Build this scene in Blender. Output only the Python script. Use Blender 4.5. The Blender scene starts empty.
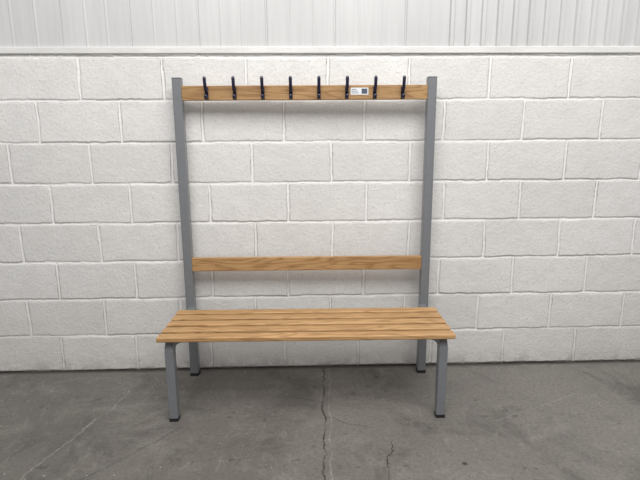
import bpy, bmesh, math, random
import numpy as np
from mathutils import Matrix, Vector
random.seed(4); rng=np.random.default_rng(7)
scene=bpy.context.scene
scene.view_settings.view_transform='Standard'

# ---------------- node helpers ----------------
def new_mat(name):
    m=bpy.data.materials.new(name); m.use_nodes=True
    nt=m.node_tree; b=nt.nodes['Principled BSDF']
    return m,nt,b
def setin(n,d):
    for k,v in d.items(): n.inputs[k].default_value=v
def mathn(nt,op,a,b=None,c=None,clamp=False):
    n=nt.nodes.new('ShaderNodeMath'); n.operation=op; n.use_clamp=clamp
    for i,v in enumerate((a,b,c)):
        if v is None: continue
        if isinstance(v,(int,float)): n.inputs[i].default_value=v
        else: nt.links.new(v,n.inputs[i])
    return n.outputs[0]
def ramp(nt,fac,stops,interp='LINEAR'):
    n=nt.nodes.new('ShaderNodeValToRGB'); cr=n.color_ramp; cr.interpolation=interp
    while len(cr.elements)<len(stops): cr.elements.new(0.5)
    for e,(p,c) in zip(cr.elements,stops):
        e.position=p; e.color=(c,c,c,1) if isinstance(c,(int,float)) else (*c,1)
    nt.links.new(fac,n.inputs[0]); return n.outputs[0]
def noise(nt,vec,scale,detail=4,rough=.55,dist=0):
    n=nt.nodes.new('ShaderNodeTexNoise'); setin(n,{'Scale':scale,'Detail':detail,'Roughness':rough,'Distortion':dist})
    if vec is not None: nt.links.new(vec,n.inputs['Vector'])
    return n.outputs['Fac']
def mapping(nt,vec,scale=(1,1,1),loc=(0,0,0)):
    n=nt.nodes.new('ShaderNodeMapping'); n.inputs['Scale'].default_value=scale; n.inputs['Location'].default_value=loc
    nt.links.new(vec,n.inputs['Vector']); return n.outputs[0]
def mix(nt,fac,a,b,mode='MIX'):
    n=nt.nodes.new('ShaderNodeMix'); n.data_type='RGBA'; n.blend_type=mode
    for i,v in ((0,fac),(6,a),(7,b)):
        if isinstance(v,(int,float)): n.inputs[i].default_value=v
        elif isinstance(v,tuple): n.inputs[i].default_value=(*v,1)
        else: nt.links.new(v,n.inputs[i])
    return n.outputs[2]
def bump(nt,h,strength,dist,b,prev=None):
    n=nt.nodes.new('ShaderNodeBump'); n.inputs['Strength'].default_value=strength; n.inputs['Distance'].default_value=dist
    nt.links.new(h,n.inputs['Height'])
    if prev is not None: nt.links.new(prev,n.inputs['Normal'])
    nt.links.new(n.outputs[0],b.inputs['Normal']); return n.outputs[0]
def objco(nt): return nt.nodes.new('ShaderNodeTexCoord').outputs['Object']

# ---------------- materials ----------------
def mat_wall():
    m,nt,b=new_mat('white_painted_block')
    co=objco(nt); L=nt.links
    at=nt.nodes.new('ShaderNodeAttribute'); at.attribute_name='mortar'
    sep=nt.nodes.new('ShaderNodeSeparateXYZ'); L.new(co,sep.inputs[0])
    big=noise(nt,co,1.3,3); med=noise(nt,co,9,6,.7); fine=noise(nt,co,80,5,.85)
    c=ramp(nt,big,[(.3,(.71,.702,.69)),(.7,(.81,.80,.787))])
    c=mix(nt,ramp(nt,med,[(.40,.0),(.70,.32)]),c,(.58,.57,.555))
    pits=ramp(nt,fine,[(.36,1),(.46,0)])
    c=mix(nt,mathn(nt,'MULTIPLY',pits,.5),c,(.36,.35,.34))
    blk=nt.nodes.new('ShaderNodeAttribute'); blk.attribute_name='blockv'
    c=mix(nt,mathn(nt,'MULTIPLY',blk.outputs['Fac'],.30),c,(.58,.57,.555))
    edge=ramp(nt,at.outputs['Fac'],[(.0,0),(.35,1),(.80,0)])
    gn=ramp(nt,noise(nt,co,5,5,.65),[(.38,.25),(.6,1)])
    c=mix(nt,mathn(nt,'MULTIPLY',edge,gn),c,(.26,.25,.24))
    c=mix(nt,mathn(nt,'MULTIPLY',mathn(nt,'POWER',at.outputs['Fac'],3.0),.75),c,(.88,.87,.86))
    z=sep.outputs['Z']
    dn=noise(nt,co,14,5,.7)
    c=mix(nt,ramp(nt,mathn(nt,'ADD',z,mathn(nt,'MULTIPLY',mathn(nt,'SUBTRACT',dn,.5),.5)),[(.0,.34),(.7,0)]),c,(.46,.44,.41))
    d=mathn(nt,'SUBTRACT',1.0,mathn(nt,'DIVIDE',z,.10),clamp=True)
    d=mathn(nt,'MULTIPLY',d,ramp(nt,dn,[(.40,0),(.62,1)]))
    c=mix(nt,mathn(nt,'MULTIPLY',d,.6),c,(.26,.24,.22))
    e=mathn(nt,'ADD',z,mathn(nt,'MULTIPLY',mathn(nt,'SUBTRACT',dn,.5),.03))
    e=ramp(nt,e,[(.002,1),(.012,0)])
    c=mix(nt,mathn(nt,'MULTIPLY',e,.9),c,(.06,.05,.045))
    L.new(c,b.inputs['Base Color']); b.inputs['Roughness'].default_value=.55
    b.inputs['Specular IOR Level'].default_value=.35
    h=mathn(nt,'ADD',mathn(nt,'MULTIPLY',noise(nt,co,130,4,.8),.7),mathn(nt,'MULTIPLY',noise(nt,co,50,5,.75),.8))
    bump(nt,h,.65,.005,b)
    return m
def mat_clad():
    m,nt,b=new_mat('white_painted_cladding')
    co=objco(nt)
    big=noise(nt,mapping(nt,co,(1.5,1,.4)),1.5,4); st=noise(nt,mapping(nt,co,(30,1,1.5)),1.5,4)
    c=ramp(nt,big,[(.3,(.52,.52,.52)),(.7,(.61,.61,.61))])
    c=mix(nt,ramp(nt,st,[(.4,0),(.8,.4)]),c,(.42,.42,.42))
    nt.links.new(c,b.inputs['Base Color']); b.inputs['Roughness'].default_value=.45
    bump(nt,noise(nt,co,12,4),.12,.004,b)
    return m
def mat_trim():
    m,nt,b=new_mat('white_painted_timber')
    co=objco(nt)
    c=ramp(nt,noise(nt,mapping(nt,co,(2,8,8)),3,5),[(.3,(.62,.615,.60)),(.7,(.74,.735,.72))])
    nt.links.new(c,b.inputs['Base Color']); b.inputs['Roughness'].default_value=.5
    bump(nt,noise(nt,mapping(nt,co,(3,20,20)),6,5),.3,.003,b)
    return m

def crack_mask(nt,sx,sy,p1,p2,w,amp,ns,seed,co):
    dx,dy=p2[0]-p1[0],p2[1]-p1[1]; Ln=math.hypot(dx,dy); nx,ny=-dy/Ln,dx/Ln; tx,ty=dx/Ln,dy/Ln
    d=mathn(nt,'ADD',mathn(nt,'MULTIPLY',sx,nx),mathn(nt,'MULTIPLY',sy,ny))
    d=mathn(nt,'SUBTRACT',d,p1[0]*nx+p1[1]*ny)
    nz=noise(nt,mapping(nt,co,(1,1,1),(seed*3.1,seed*1.7,0)),ns,6,.65)
    d=mathn(nt,'ABSOLUTE',mathn(nt,'ADD',d,mathn(nt,'MULTIPLY',mathn(nt,'SUBTRACT',nz,.5),amp)))
    t=mathn(nt,'ADD',mathn(nt,'MULTIPLY',sx,tx),mathn(nt,'MULTIPLY',sy,ty))
    t=mathn(nt,'SUBTRACT',t,p1[0]*tx+p1[1]*ty)
    inside=mathn(nt,'MULTIPLY',mathn(nt,'GREATER_THAN',t,0),mathn(nt,'LESS_THAN',t,Ln))
    mk=mathn(nt,'SUBTRACT',1.0,mathn(nt,'DIVIDE',d,w),clamp=True)
    vis=ramp(nt,noise(nt,co,7+seed,3),[(.35,.25),(.55,1)])
    return mathn(nt,'MULTIPLY',mathn(nt,'MULTIPLY',mk,inside),vis)

def mat_floor():
    m,nt,b=new_mat('worn_grey_concrete')
    co=objco(nt); L=nt.links
    sep=nt.nodes.new('ShaderNodeSeparateXYZ'); L.new(co,sep.inputs[0]); sx,sy=sep.outputs[0],sep.outputs[1]
    big=noise(nt,co,1.1,5,.6,.6); med=noise(nt,mapping(nt,co,(1,1.6,1)),3.5,9,.76,.8); fine=noise(nt,co,60,6,.8)
    c=ramp(nt,big,[(.3,(.125,.115,.104)),(.7,(.175,.163,.148))])
    c=mix(nt,ramp(nt,mathn(nt,'ADD',mathn(nt,'MULTIPLY',sx,.4),mathn(nt,'MULTIPLY',big,.5)),[(.15,0),(.8,.4)]),c,(.245,.233,.215))
    c=mix(nt,ramp(nt,med,[(.50,0),(.64,.45)]),c,(.25,.237,.216))
    c=mix(nt,ramp(nt,noise(nt,mapping(nt,co,(1,1,1),(5,3,0)),2.4,9,.76,.6),[(.50,0),(.62,.6)]),c,(.078,.071,.064))
    c=mix(nt,ramp(nt,noise(nt,mapping(nt,co,(2.2,.8,1),(1,7,0)),9,6,.78,.8),[(.55,0),(.68,.4)]),c,(.28,.266,.244))
    c=mix(nt,ramp(nt,fine,[(.45,0),(.65,.5)]),c,(.072,.066,.06))
    sp=ramp(nt,noise(nt,co,45,2,.5),[(.72,0),(.75,.7)])
    c=mix(nt,sp,c,(.40,.38,.35))
    stn=ramp(nt,noise(nt,mapping(nt,co,(1,1,1),(9,2,0)),11,4,.65),[(.63,0),(.70,.6)])
    c=mix(nt,stn,c,(.05,.045,.04))
    dark=[((.09,0),(.052,-1.25),.0055,.10,6,1),((-.62,-.62),(-.95,-1.0),.0025,.09,4,2),
          ((.38,-.75),(.28,-1.2),.0035,.14,6,3),((-.10,-.35),(.08,-.42),.003,.05,5,6),
          ((.08,-.55),(.30,-.66),.003,.10,6,9)]
    tot=None
    for a in dark:
        k=crack_mask(nt,sx,sy,*a,co); tot=k if tot is None else mathn(nt,'MAXIMUM',tot,k)
    c=mix(nt,mathn(nt,'MULTIPLY',tot,1.2,clamp=True),c,(.022,.02,.018))
    light=[((-.98,-.25),(-1.22,-1.1),.007,.14,6,4),((-.90,-.10),(-.70,-.35),.005,.08,4,8),
           ((1.5,-.35),(.9,-.62),.004,.16,4,5),((.12,-.02),(.085,-1.2),.004,.10,6,1)]
    tl=None
    for a in light:
        k=crack_mask(nt,sx,sy,*a,co); tl=k if tl is None else mathn(nt,'MAXIMUM',tl,k)
    c=mix(nt,mathn(nt,'MULTIPLY',tl,.5,clamp=True),c,(.36,.345,.32))
    ds=mathn(nt,'SQRT',mathn(nt,'ADD',mathn(nt,'POWER',mathn(nt,'ABSOLUTE',mathn(nt,'SUBTRACT',sx,.66)),2.0),mathn(nt,'POWER',mathn(nt,'ABSOLUTE',mathn(nt,'ADD',sy,.93)),2.0)))
    c=mix(nt,ramp(nt,ds,[(.008,.9),(.013,0)]),c,(.03,.028,.025))
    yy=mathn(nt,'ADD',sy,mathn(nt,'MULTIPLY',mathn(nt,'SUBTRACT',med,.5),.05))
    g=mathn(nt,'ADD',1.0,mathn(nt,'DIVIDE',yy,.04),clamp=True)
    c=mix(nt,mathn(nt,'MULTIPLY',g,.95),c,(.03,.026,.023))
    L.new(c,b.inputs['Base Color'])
    L.new(ramp(nt,med,[(.3,.45),(.7,.7)]),b.inputs['Roughness'])
    b.inputs['Specular IOR Level'].default_value=.35
    h=mathn(nt,'ADD',mathn(nt,'MULTIPLY',fine,.3),mathn(nt,'ADD',med,mathn(nt,'MULTIPLY',tot,-2.0)))
    bump(nt,h,.35,.006,b)
    return m

def mat_oak(name,seed,tint=1.0):
    m,nt,b=new_mat(name); co=objco(nt)
    v=mapping(nt,co,(1,1,1),(seed*2.37,seed*.71,seed*1.13))
    warp=noise(nt,mapping(nt,v,(1.1,3,3)),1.6,3)
    fig=noise(nt,mapping(nt,v,(.9,7,7)),1.3,2,.4,.3)
    bands=mathn(nt,'FRACT',mathn(nt,'MULTIPLY',fig,16.0))
    bands=ramp(nt,bands,[(.0,.15),(.50,.1),(.85,1),(1,.15)])
    st=noise(nt,mapping(nt,v,(3,90,90)),1.6,5,.65)
    pore=noise(nt,mapping(nt,v,(12,320,320)),1.0,3,.6)
    A=(.53*tint,.315*tint,.138*tint); B=(.30*tint,.155*tint,.060*tint); C=(.65*tint,.42*tint,.205*tint)
    c=mix(nt,ramp(nt,st,[(.35,.0),(.7,.8)]),A,C)
    c=mix(nt,mathn(nt,'MULTIPLY',bands,.8),c,B)
    c=mix(nt,ramp(nt,warp,[(.35,.3),(.6,0)]),c,B)
    c=mix(nt,ramp(nt,pore,[(.50,0),(.68,.55)]),c,(.20*tint,.10*tint,.038*tint))
    nt.links.new(c,b.inputs['Base Color']); b.inputs['Roughness'].default_value=.42
    b.inputs['Specular IOR Level'].default_value=.4
    bump(nt,st,.12,.001,b)
    return m
def mat_simple(name,col,rough,metal=0,spec=.5,nz=0):
    m,nt,b=new_mat(name); co=objco(nt)
    c=ramp(nt,noise(nt,co,25,4),[(.3,tuple(x*(1-nz) for x in col)),(.7,tuple(x*(1+nz) for x in col))])
    nt.links.new(c,b.inputs['Base Color'])
    b.inputs['Roughness'].default_value=rough; b.inputs['Metallic'].default_value=metal; b.inputs['Specular IOR Level'].default_value=spec
    return m

# ---------------- mesh helpers ----------------
def add_obj(name,me,mat,parent=None,smooth=False):
    o=bpy.data.objects.new(name,me); scene.collection.objects.link(o)
    if mat: me.materials.append(mat)
    if parent: o.parent=parent
    if smooth:
        for p in me.polygons: p.use_smooth=True
    return o
def box(name,x0,x1,y0,y1,z0,z1,mat,parent=None,bev=0,seg=2):
    bm=bmesh.new(); bmesh.ops.create_cube(bm,size=1)
    for v in bm.verts:
        v.co=Vector(((x0+x1)/2+v.co.x*(x1-x0),(y0+y1)/2+v.co.y*(y1-y0),(z0+z1)/2+v.co.z*(z1-z0)))
    if bev: bmesh.ops.bevel(bm,geom=bm.edges[:],offset=bev,segments=seg,affect='EDGES',profile=.5)
    me=bpy.data.meshes.new(name); bm.to_mesh(me); bm.free()
    return add_obj(name,me,mat,parent)
def extrude_profile_x(name,prof,x0,x1,mat,parent=None,smooth=False,bev=0):
    bm=bmesh.new(); n=len(prof)
    e=.0025 if bev else 0
    cy=sum(p[0] for p in prof)/n; cz=sum(p[1] for p in prof)/n
    def ring(x,s): 
        return [bm.verts.new((x,p[0]-(s*(1 if p[0]>cy else -1)),p[1]-(s*(1 if p[1]>cz else -1)))) for p in prof]
    rings=[ring(x0,e),ring(x0+e,0),ring(x1-e,0),ring(x1,e)] if bev else [ring(x0,0),ring(x1,0)]
    for a,b_ in zip(rings,rings[1:]):
        for i in range(n): bm.faces.new((a[i],a[(i+1)%n],b_[(i+1)%n],b_[i]))
    bm.faces.new(rings[0][::-1]); bm.faces.new(rings[-1])
    bmesh.ops.recalc_face_normals(bm,faces=bm.faces[:])
    me=bpy.data.meshes.new(name); bm.to_mesh(me); bm.free()
    return add_obj(name,me,mat,parent,smooth)
def rrect(y0,y1,z0,z1,r,seg=4):
    pts=[]
    for cy,cz,a0 in ((y1-r,z1-r,0),(y0+r,z1-r,90),(y0+r,z0+r,180),(y1-r,z0+r,270)):
        for i in range(seg+1):
            a=math.radians(a0+90*i/seg); pts.append((cy+r*math.cos(a),cz+r*math.sin(a)))
    return pts
def sweep_tube(name,path,hw,hh,mat,parent,r=.005):
    sec=rrect(-hw,hw,-hh,hh,r,3); bm=bmesh.new(); rings=[]
    P=[Vector(p) for p in path]
    for i,p in enumerate(P):
        t=((P[min(i+1,len(P)-1)]-P[max(i-1,0)])).normalized()
        X=Vector((1,0,0)); nrm=t.cross(X).normalized()
        rings.append([bm.verts.new(p+X*a+nrm*b_) for a,b_ in sec])
    n=len(sec)
    for a,b_ in zip(rings,rings[1:]):
        for i in range(n): bm.faces.new((a[i],a[(i+1)%n],b_[(i+1)%n],b_[i]))
    bm.faces.new(rings[0][::-1]); bm.faces.new(rings[-1])
    bmesh.ops.recalc_face_normals(bm,faces=bm.faces[:])
    me=bpy.data.meshes.new(name); bm.to_mesh(me); bm.free()
    return add_obj(name,me,mat,parent)
def round_sweep(bm,pts,radii,flat=1.0,seg=10):
    rings=[]; P=[Vector(p) for p in pts]
    for i,p in enumerate(P):
        t=(P[min(i+1,len(P)-1)]-P[max(i-1,0)]).normalized(); X=Vector((1,0,0)); nn=t.cross(X).normalized()
        r=radii[i]
        rings.append([bm.verts.new(p+X*(r*math.cos(2*math.pi*k/seg))+nn*(r*flat*math.sin(2*math.pi*k/seg))) for k in range(seg)])
    for a,b_ in zip(rings,rings[1:]):
        for i in range(seg): bm.faces.new((a[i],a[(i+1)%seg],b_[(i+1)%seg],b_[i]))
    bm.faces.new(rings[0][::-1]); bm.faces.new(rings[-1])

# ---------------- wall (real relief block wall) ----------------
def vnoise(X,Z,cell,seed):
    r=np.random.default_rng(seed)
    nx=int((X.max()-X.min())/cell)+3; nz=int((Z.max()-Z.min())/cell)+3
    G=r.random((nz,nx)); fx=(X-X.min())/cell; fz=(Z-Z.min())/cell
    ix=fx.astype(int); iz=fz.astype(int); tx=fx-ix; tz=fz-iz
    tx=tx*tx*(3-2*tx); tz=tz*tz*(3-2*tz)
    return (G[iz,ix]*(1-tx)+G[iz,ix+1]*tx)*(1-tz)+(G[iz+1,ix]*(1-tx)+G[iz+1,ix+1]*tx)*tz-.5
BL=.4451; CH=.225; WTOP=1.835
xs=np.arange(-4.2,4.2001,.0045); zs=np.arange(-.02,WTOP+.001,.0040)
X,Z=np.meshgrid(xs,zs)
wob=vnoise(X,Z,.12,1)*.006+vnoise(X,Z,.025,2)*.004
wob2=vnoise(X,Z,.15,3)*.006+vnoise(X,Z,.03,4)*.004
Zw=Z+wob; row=np.floor(Zw/CH).astype(int)
fz=Zw-row*CH
OFFA=np.array([-.1223-.03,-.1223-.02,.1358-.003,-.1223+.007,.1358+.009,-.1223+.017,.1358+.003,-.1223,.1358-.014,-.1223,0,0])
off=OFFA[row+1]
kk=np.floor((X+wob2-off)/BL); fx=(X+wob2-off)-kk*BL
dz=np.minimum(fz,CH-fz); dx=np.minimum(fx,BL-fx)
d=np.minimum(dz,dx)
jw=.0046+vnoise(X,Z,.06,9)*.0035
s=np.clip((d-jw)/.005,0,1); s=s*s*(3-2*s)
tab=rng.random((64,64)); bv=tab[(row+3)%64,(kk.astype(int)+32)%64]
depth=(1-s)*(.0050+.004*vnoise(X,Z,.2,11))
tilt=(bv-.5)*.003*s+ s*(tab[(row+20)%64,(kk.astype(int)+12)%64]-.5)*.006*(fz/CH-.5)
rough=vnoise(X,Z,.012,5)*.0008+vnoise(X,Z,.006,6)*.0007+vnoise(X,Z,.05,7)*.0012
Y=depth+tilt+rough
nzv,nxv=X.shape
me=bpy.data.meshes.new('wall_back')
co=np.stack([X,Y,Z],-1).reshape(-1,3).astype(np.float32)
idx=np.arange(nzv*nxv).reshape(nzv,nxv)
q=np.stack([idx[:-1,:-1],idx[:-1,1:],idx[1:,1:],idx[1:,:-1]],-1).reshape(-1,4)
me.vertices.add(len(co)); me.vertices.foreach_set('co',co.ravel())
me.loops.add(q.size); me.loops.foreach_set('vertex_index',q.ravel().astype(np.int32))
me.polygons.add(len(q)); me.polygons.foreach_set('loop_start',(np.arange(len(q))*4).astype(np.int32))
me.polygons.foreach_set('loop_total',np.full(len(q),4,dtype=np.int32))
me.polygons.foreach_set('use_smooth',np.ones(len(q),dtype=bool))
me.update(calc_edges=True)
for nm,arr in (('mortar',1-s),('blockv',bv)):
    a=me.attributes.new(nm,'FLOAT','POINT'); a.data.foreach_set('value',arr.ravel().astype(np.float32))
wall=add_obj('wall_back',me,mat_wall())
clad_m=mat_clad(); trim_m=mat_trim()
box('trim_1',-4.2,4.2,-.009,.02,1.815,1.850,trim_m,bev=.004)
pts=[]
def addrib(x,w,h): pts.extend([(x-w/2-.005,.006),(x-w/2,.006-h),(x+w/2,.006-h),(x+w/2+.005,.006)])
lst=[]
xx=-4.15; k=0
while xx<4.15:
    if xx<.75:
        lst.append((xx,.004,.002 if k%3 else -.006)); xx+=.12+random.uniform(-.012,.012); k+=1
    else: lst.append((xx,.018,.013)); xx+=.085
pts=[(-4.2,.006)]
for a,w,h in lst: addrib(a,w,h)
pts.append((4.2,.006))
bm=bmesh.new()
lo=[bm.verts.new((a,b_,1.84)) for a,b_ in pts]; hi=[bm.verts.new((a,b_,3.4)) for a,b_ in pts]
for i in range(len(pts)-1): bm.faces.new((lo[i],lo[i+1],hi[i+1],hi[i]))
me=bpy.data.meshes.new('wall_upper'); bm.to_mesh(me); bm.free()
add_obj('wall_upper_back',me,clad_m)

# ---------------- floor ----------------
bm=bmesh.new()
vs=[bm.verts.new(c) for c in ((-4.2,-5,0),(4.2,-5,0),(4.2,.03,0),(-4.2,.03,0))]; bm.faces.new(vs)
me=bpy.data.meshes.new('floor'); bm.to_mesh(me); bm.free(); add_obj('floor',me,mat_floor())

# ---------------- bench ----------------
bench=bpy.data.objects.new('changing_room_bench',None); scene.collection.objects.link(bench)
bench.location=(-.003,-.1015,0); bench.rotation_euler=(0,0,-.0127)
steel=mat_simple('grey_powder_coated_steel',(.195,.205,.22),.34,.15,.6,.04)
rubber=mat_simple('black_rubber_foot',(.012,.012,.013),.6)
navy=mat_simple('navy_coated_hook',(.012,.012,.040),.28,0,.6)
PX=.672; HT=1.678; SZ=.452; T=.024
for i,sx in enumerate((-1,1)):
    bm=bmesh.new()
    sec=rrect(sx*PX-.024,sx*PX+.024,0,.05,.006,3)
    rr=[[bm.verts.new((a,b_,z)) for a,b_ in sec] for z in (.014,HT)]
    n=len(sec)
    for k in range(n): bm.faces.new((rr[0][k],rr[0][(k+1)%n],rr[1][(k+1)%n],rr[1][k]))
    bm.faces.new(rr[0][::-1]); bm.faces.new(rr[1])
    bmesh.ops.recalc_face_normals(bm,faces=bm.faces[:])
    me=bpy.data.meshes.new('p'); bm.to_mesh(me); bm.free(); add_obj('upright_%d'%(i+1),me,steel,bench)
    box('upright_cap_%d'%(i+1),sx*PX-.0235,sx*PX+.0235,.0015,.0485,HT,HT+.004,rubber,bench,bev=.0015)
    box('rear_foot_%d'%(i+1),sx*PX-.025,sx*PX+.025,-.001,.051,0,.02,rubber,bench,bev=.004)
    lx=sx*.660; zr=SZ-T-.0225; R=.05; yf=-.474+.022
    path=[(lx,yf,.014),(lx,yf,.2),(lx,yf,zr-R)]
    for k in range(1,9):
        a=math.pi/2*k/8; path.append((lx,yf+R-R*math.cos(a),zr-R+R*math.sin(a)))
    path+=[(lx,-.2,zr),(lx,0.0,zr)]
    sweep_tube('side_frame_%d'%(i+1),path,.0215,.0225,steel,bench)
    box('front_foot_%d'%(i+1),lx-.0225,lx+.0225,yf-.0235,yf+.0235,0,.02,rubber,bench,bev=.004)
    bm=bmesh.new(); xi=lx-sx*.021
    g=[(xi-sx*.05*(1-math.cos(math.pi/2*k/8)),zr-.045+.055*math.sin(math.pi/2*k/8)) for k in range(9)]
    outl=g+[(xi-sx*.05,zr+.0225),(xi,zr+.0225)]
    f0=[bm.verts.new((a,yf-.018,b_)) for a,b_ in outl]; f1=[bm.verts.new((a,yf+.018,b_)) for a,b_ in outl]
    bm.faces.new(f0); bm.faces.new(f1[::-1])
    for k in range(len(outl)): bm.faces.new((f0[k],f1[k],f1[(k+1)%len(outl)],f0[(k+1)%len(outl)]))
    bmesh.ops.recalc_face_normals(bm,faces=bm.faces[:])
    me=bpy.data.meshes.new('g'); bm.to_mesh(me); bm.free(); add_obj('gusset_%d'%(i+1),me,steel,bench)
# seat slats
y0=-.504; SW=.057; G=.0265; HLW=.706
for i in range(5):
    a=y0+i*(SW+G)
    extrude_profile_x('seat_slat_%d'%(i+1),rrect(a,a+SW,SZ-T,SZ,.006,4),-HLW,HLW,mat_oak('oak_slat_%d'%i,i+1,.98-.05*(i%2)),bench,bev=1)
extrude_profile_x('back_rail',rrect(.006,.028,.636,.714,.004,3),-PX+.0245,PX-.0245,mat_oak('oak_back',9,.88),bench)
extrude_profile_x('coat_rail',rrect(.006,.028,1.567,1.642,.004,3),-PX+.0245,PX-.0245,mat_oak('oak_coat',14,.80),bench)
# hooks
for i in range(8):
    hx=-.517+i*1.032/7; yb=.006; bm=bmesh.new()
    pl=bmesh.ops.create_cube(bm,size=1)['verts']
    for v in pl: v.co=Vector((hx+v.co.x*.018,yb-.002+v.co.y*.004,1.602+v.co.z*.062))
    P=[(hx,yb-.002,1.605),(hx,yb-.016,1.612),(hx,yb-.030,1.627),(hx,yb-.038,1.650),(hx,yb-.042,1.672),(hx,yb-.044,1.682)]
    round_sweep(bm,P,[.009,.0085,.0085,.0085,.009,.006],.65)
    P=[(hx,yb-.002,1.596),(hx,yb-.010,1.582),(hx,yb-.018,1.574),(hx,yb-.028,1.574),(hx,yb-.034,1.584),(hx,yb-.036,1.594)]
    round_sweep(bm,P,[.008,.0078,.0075,.0075,.0085,.005],.65)
    bmesh.ops.recalc_face_normals(bm,faces=bm.faces[:])
    me=bpy.data.meshes.new('h'); bm.to_mesh(me); bm.free(); add_obj('coat_hook_%d'%(i+1),me,navy,bench,True)
# label
paper=mat_simple('white_label',(.74,.76,.78),.4); ink=mat_simple('label_ink',(.07,.09,.14),.5)
lx0,lx1=.240,.334
box('label',lx0,lx1,.0052,.0062,1.592,1.628,paper,bench)
box('label_code',lx1-.036,lx1-.006,.0046,.0053,1.597,1.623,ink,bench)
for k in range(3): box('label_text_%d'%k,lx0+.006,lx0+.044-.006*k,.0046,.0053,1.600+k*.009,1.6025+k*.009,ink,bench)

# ---------------- lights ----------------
def area(name,loc,rot,sx,sy,e,col=(1,1,1)):
    l=bpy.data.lights.new(name,'AREA'); l.shape='RECTANGLE'; l.size=sx; l.size_y=sy; l.energy=e; l.color=col
    o=bpy.data.objects.new(name,l); o.location=loc; o.rotation_euler=rot; scene.collection.objects.link(o)
area('ceiling_light',(.4,-2.5,4.0),(math.radians(25),0,0),3.8,2.0,190,(1,.985,.965))
w=bpy.data.worlds.new('World'); scene.world=w; w.use_nodes=True
w.node_tree.nodes['Background'].inputs[0].default_value=(1,.99,.98,1); w.node_tree.nodes['Background'].inputs[1].default_value=.46

# ---------------- camera ----------------
f,pi_,ya,ro,D,H=479.396,.2001,.0269,-.0064,2.7263,1.3446
F=Vector((math.sin(ya)*math.cos(pi_),math.cos(ya)*math.cos(pi_),-math.sin(pi_)))
R=Vector((math.cos(ya),-math.sin(ya),0)); U=R.cross(F)
R2=R*math.cos(ro)+U*math.sin(ro); U2=-R*math.sin(ro)+U*math.cos(ro)
M=Matrix(((R2.x,U2.x,-F.x,0),(R2.y,U2.y,-F.y,-D),(R2.z,U2.z,-F.z,H),(0,0,0,1)))
cd=bpy.data.cameras.new('camera'); cd.sensor_width=36; cd.lens=f*36/640; cam=bpy.data.objects.new('camera',cd)
cam.matrix_world=M; scene.collection.objects.link(cam); scene.camera=cam
